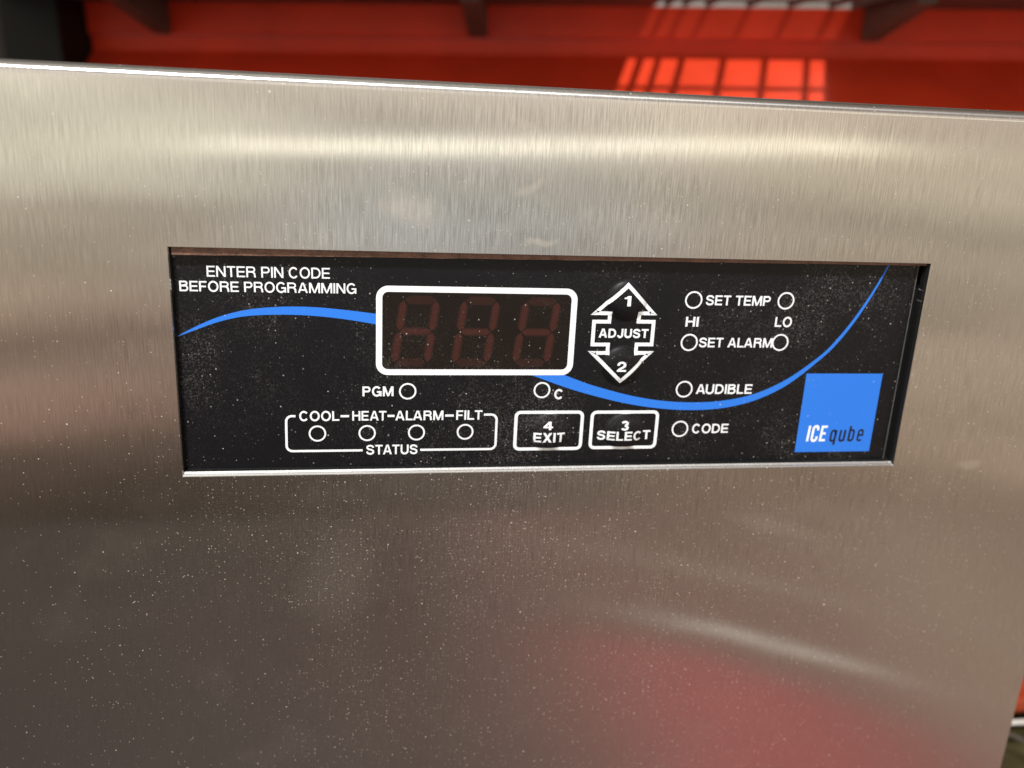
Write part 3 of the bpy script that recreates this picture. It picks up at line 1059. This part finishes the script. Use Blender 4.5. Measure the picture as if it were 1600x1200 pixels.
# display
def rrect(x0, x1, z0, z1, r, n=8):
    return (ell(x1 - r, z1 - r, r, r, 0, 90, n) + ell(x0 + r, z1 - r, r, r, 90, 180, n)
            + ell(x0 + r, z0 + r, r, r, 180, 270, n) + ell(x1 - r, z0 + r, r, r, 270, 360, n))
DX0, DX1, DZ0, DZ1 = -47.95, 2.1, -3.0, 19.65
SW = 1.5
bm = bmesh.new()
face(bm, rrect(DX0 + SW / 2, DX1 - SW / 2, DZ0 + SW / 2, DZ1 - SW / 2, 2.0), PY - 0.000016)
sub("display_window", bm, M_WINDOW)
bm = bmesh.new()
ribbon(bm, rrect(DX0 + SW / 2, DX1 - SW / 2, DZ0 + SW / 2, DZ1 - SW / 2, 2.2), SW, PY - 0.00004, True)
sub("display_frame", bm, M_WHITE)
def seg(bm, a, b, w, y):
    a, b = Vector(a), Vector(b)
    d = (b - a).normalized()
    n = Vector((-d.y, d.x))
    a2, b2 = a + d * w * 0.55, b - d * w * 0.55
    face(bm, [a, a2 + n * w / 2, b2 + n * w / 2, b, b2 - n * w / 2, a2 - n * w / 2], y)
for cx in (-38.3, -23.35, -7.95):
    bm = bmesh.new()
    sl = 0.135
    hw, w = 4.0, 1.75
    pt = lambda sx, z: (cx + sx * hw + (z - 8.2) * sl, z)
    zt, zm, zb = 16.2, 8.3, 0.3
    gp = 0.18
    for k, (ww, y) in enumerate(((w * 1.3, PY - 0.000024), (w * 0.8, PY - 0.000032))):
        n0 = len(bm.faces)
        seg(bm, pt(-1, zt - gp), pt(-1, zm + gp), ww, y); seg(bm, pt(1, zt - gp), pt(1, zm + gp), ww, y)
        seg(bm, pt(-1, zm - gp), pt(-1, zb + gp), ww, y); seg(bm, pt(1, zm - gp), pt(1, zb + gp), ww, y)
        for z in (zt, zm, zb):
            a, b = pt(-1, z), pt(1, z)
            seg(bm, (a[0] + gp, z), (b[0] - gp, z), ww * 0.95, y)
        bm.faces.ensure_lookup_table()
        for f in bm.faces[n0:]:
            f.material_index = k
        # the top and bottom bars are only just visible
        for f in (bm.faces[n0 + 4], bm.faces[n0 + 6]):
            f.material_index = 0
    dg = sub("digit", bm, M_SEGRIM)
    dg.data.materials.append(M_SEG)

# buttons: printed outlines over the raised domes
ARROW = [(14.80, 20.90), (22.10, 13.58), (18.50, 13.58), (18.44, 11.38), (22.48, 11.38), (22.50, 5.35), (18.48, 5.35),
         (18.44, 3.08), (22.15, 3.08), (14.78, -4.35), (6.95, 3.02), (10.92, 3.02), (10.92, 5.26), (6.80, 5.26), (6.77, 11.28),
         (10.75, 11.28), (10.78, 13.48), (6.95, 13.48)]
bm = bmesh.new()
ribbon(bm, dense(ARROW, True, 0.6), 0.95, PY - 0.00004, True, True)
sub("button_outline", bm, M_WHITE, "white double ended arrow outline")
for x0, x1, z0, z1 in ((-12.4, 6.05, -23.72, -12.66), (7.85, 26.5, -23.58, -12.72)):
    bm = bmesh.new()
    s = 0.85
    ribbon(bm, dense(rrect(x0 + s / 2, x1 - s / 2, z0 + s / 2, z1 - s / 2, 1.2, 6), True, 0.7), s, PY - 0.00004, True, True)
    sub("button_outline", bm, M_WHITE)

# bracket line round the four status lamps, with the dashes between the words
bm = bmesh.new()
y = PY - 0.00004
s = 0.58
ribbon(bm, [(-67.75, -13.78)] + ell(-68.6, -15.2, 1.45, 1.45, 90, 180, 8) + ell(-68.65, -21.7, 1.45, 1.45, 180, 270, 8) + [(-51.25, -23.15)], s, y)
ribbon(bm, [(-36.6, -23.2)] + ell(-18.5, -21.75, 1.45, 1.45, 270, 360, 8) + ell(-18.5, -15.1, 1.45, 1.45, 0, 90, 8) + [(-20.4, -13.65)], s, y)
for a, b in ((-56.7, -54.6), (-45.0, -43.25), (-30.4, -28.2)):
    ribbon(bm, [(a, -13.85), (b, -13.85)], s, y)
sub("status_bracket", bm, M_WHITE)

# indicator lamps: a ring and a dark lens each
RINGS = [(-40.01, -7.29, 2.17), (-5.59, -7.04, 2.17), (-62.46, -18.46, 2.15), (-50.1, -18.46, 2.15), (-37.63, -18.42, 2.15), (-25.13, -18.34, 2.15),
         (32.58, 17.22, 2.3), (57.7, 17.36, 2.3), (32.62, 5.96, 2.3), (57.74, 6.13, 2.3), (32.67, -6.84, 2.3), (32.72, -18.04, 2.3)]
for cx, cz, r in RINGS:
    bm = bmesh.new()
    ribbon(bm, ell(cx, cz, r - 0.2, r - 0.2, 0, 350, 35), 0.42, PY - 0.00004, True)
    sub("indicator_ring", bm, M_WHITE)
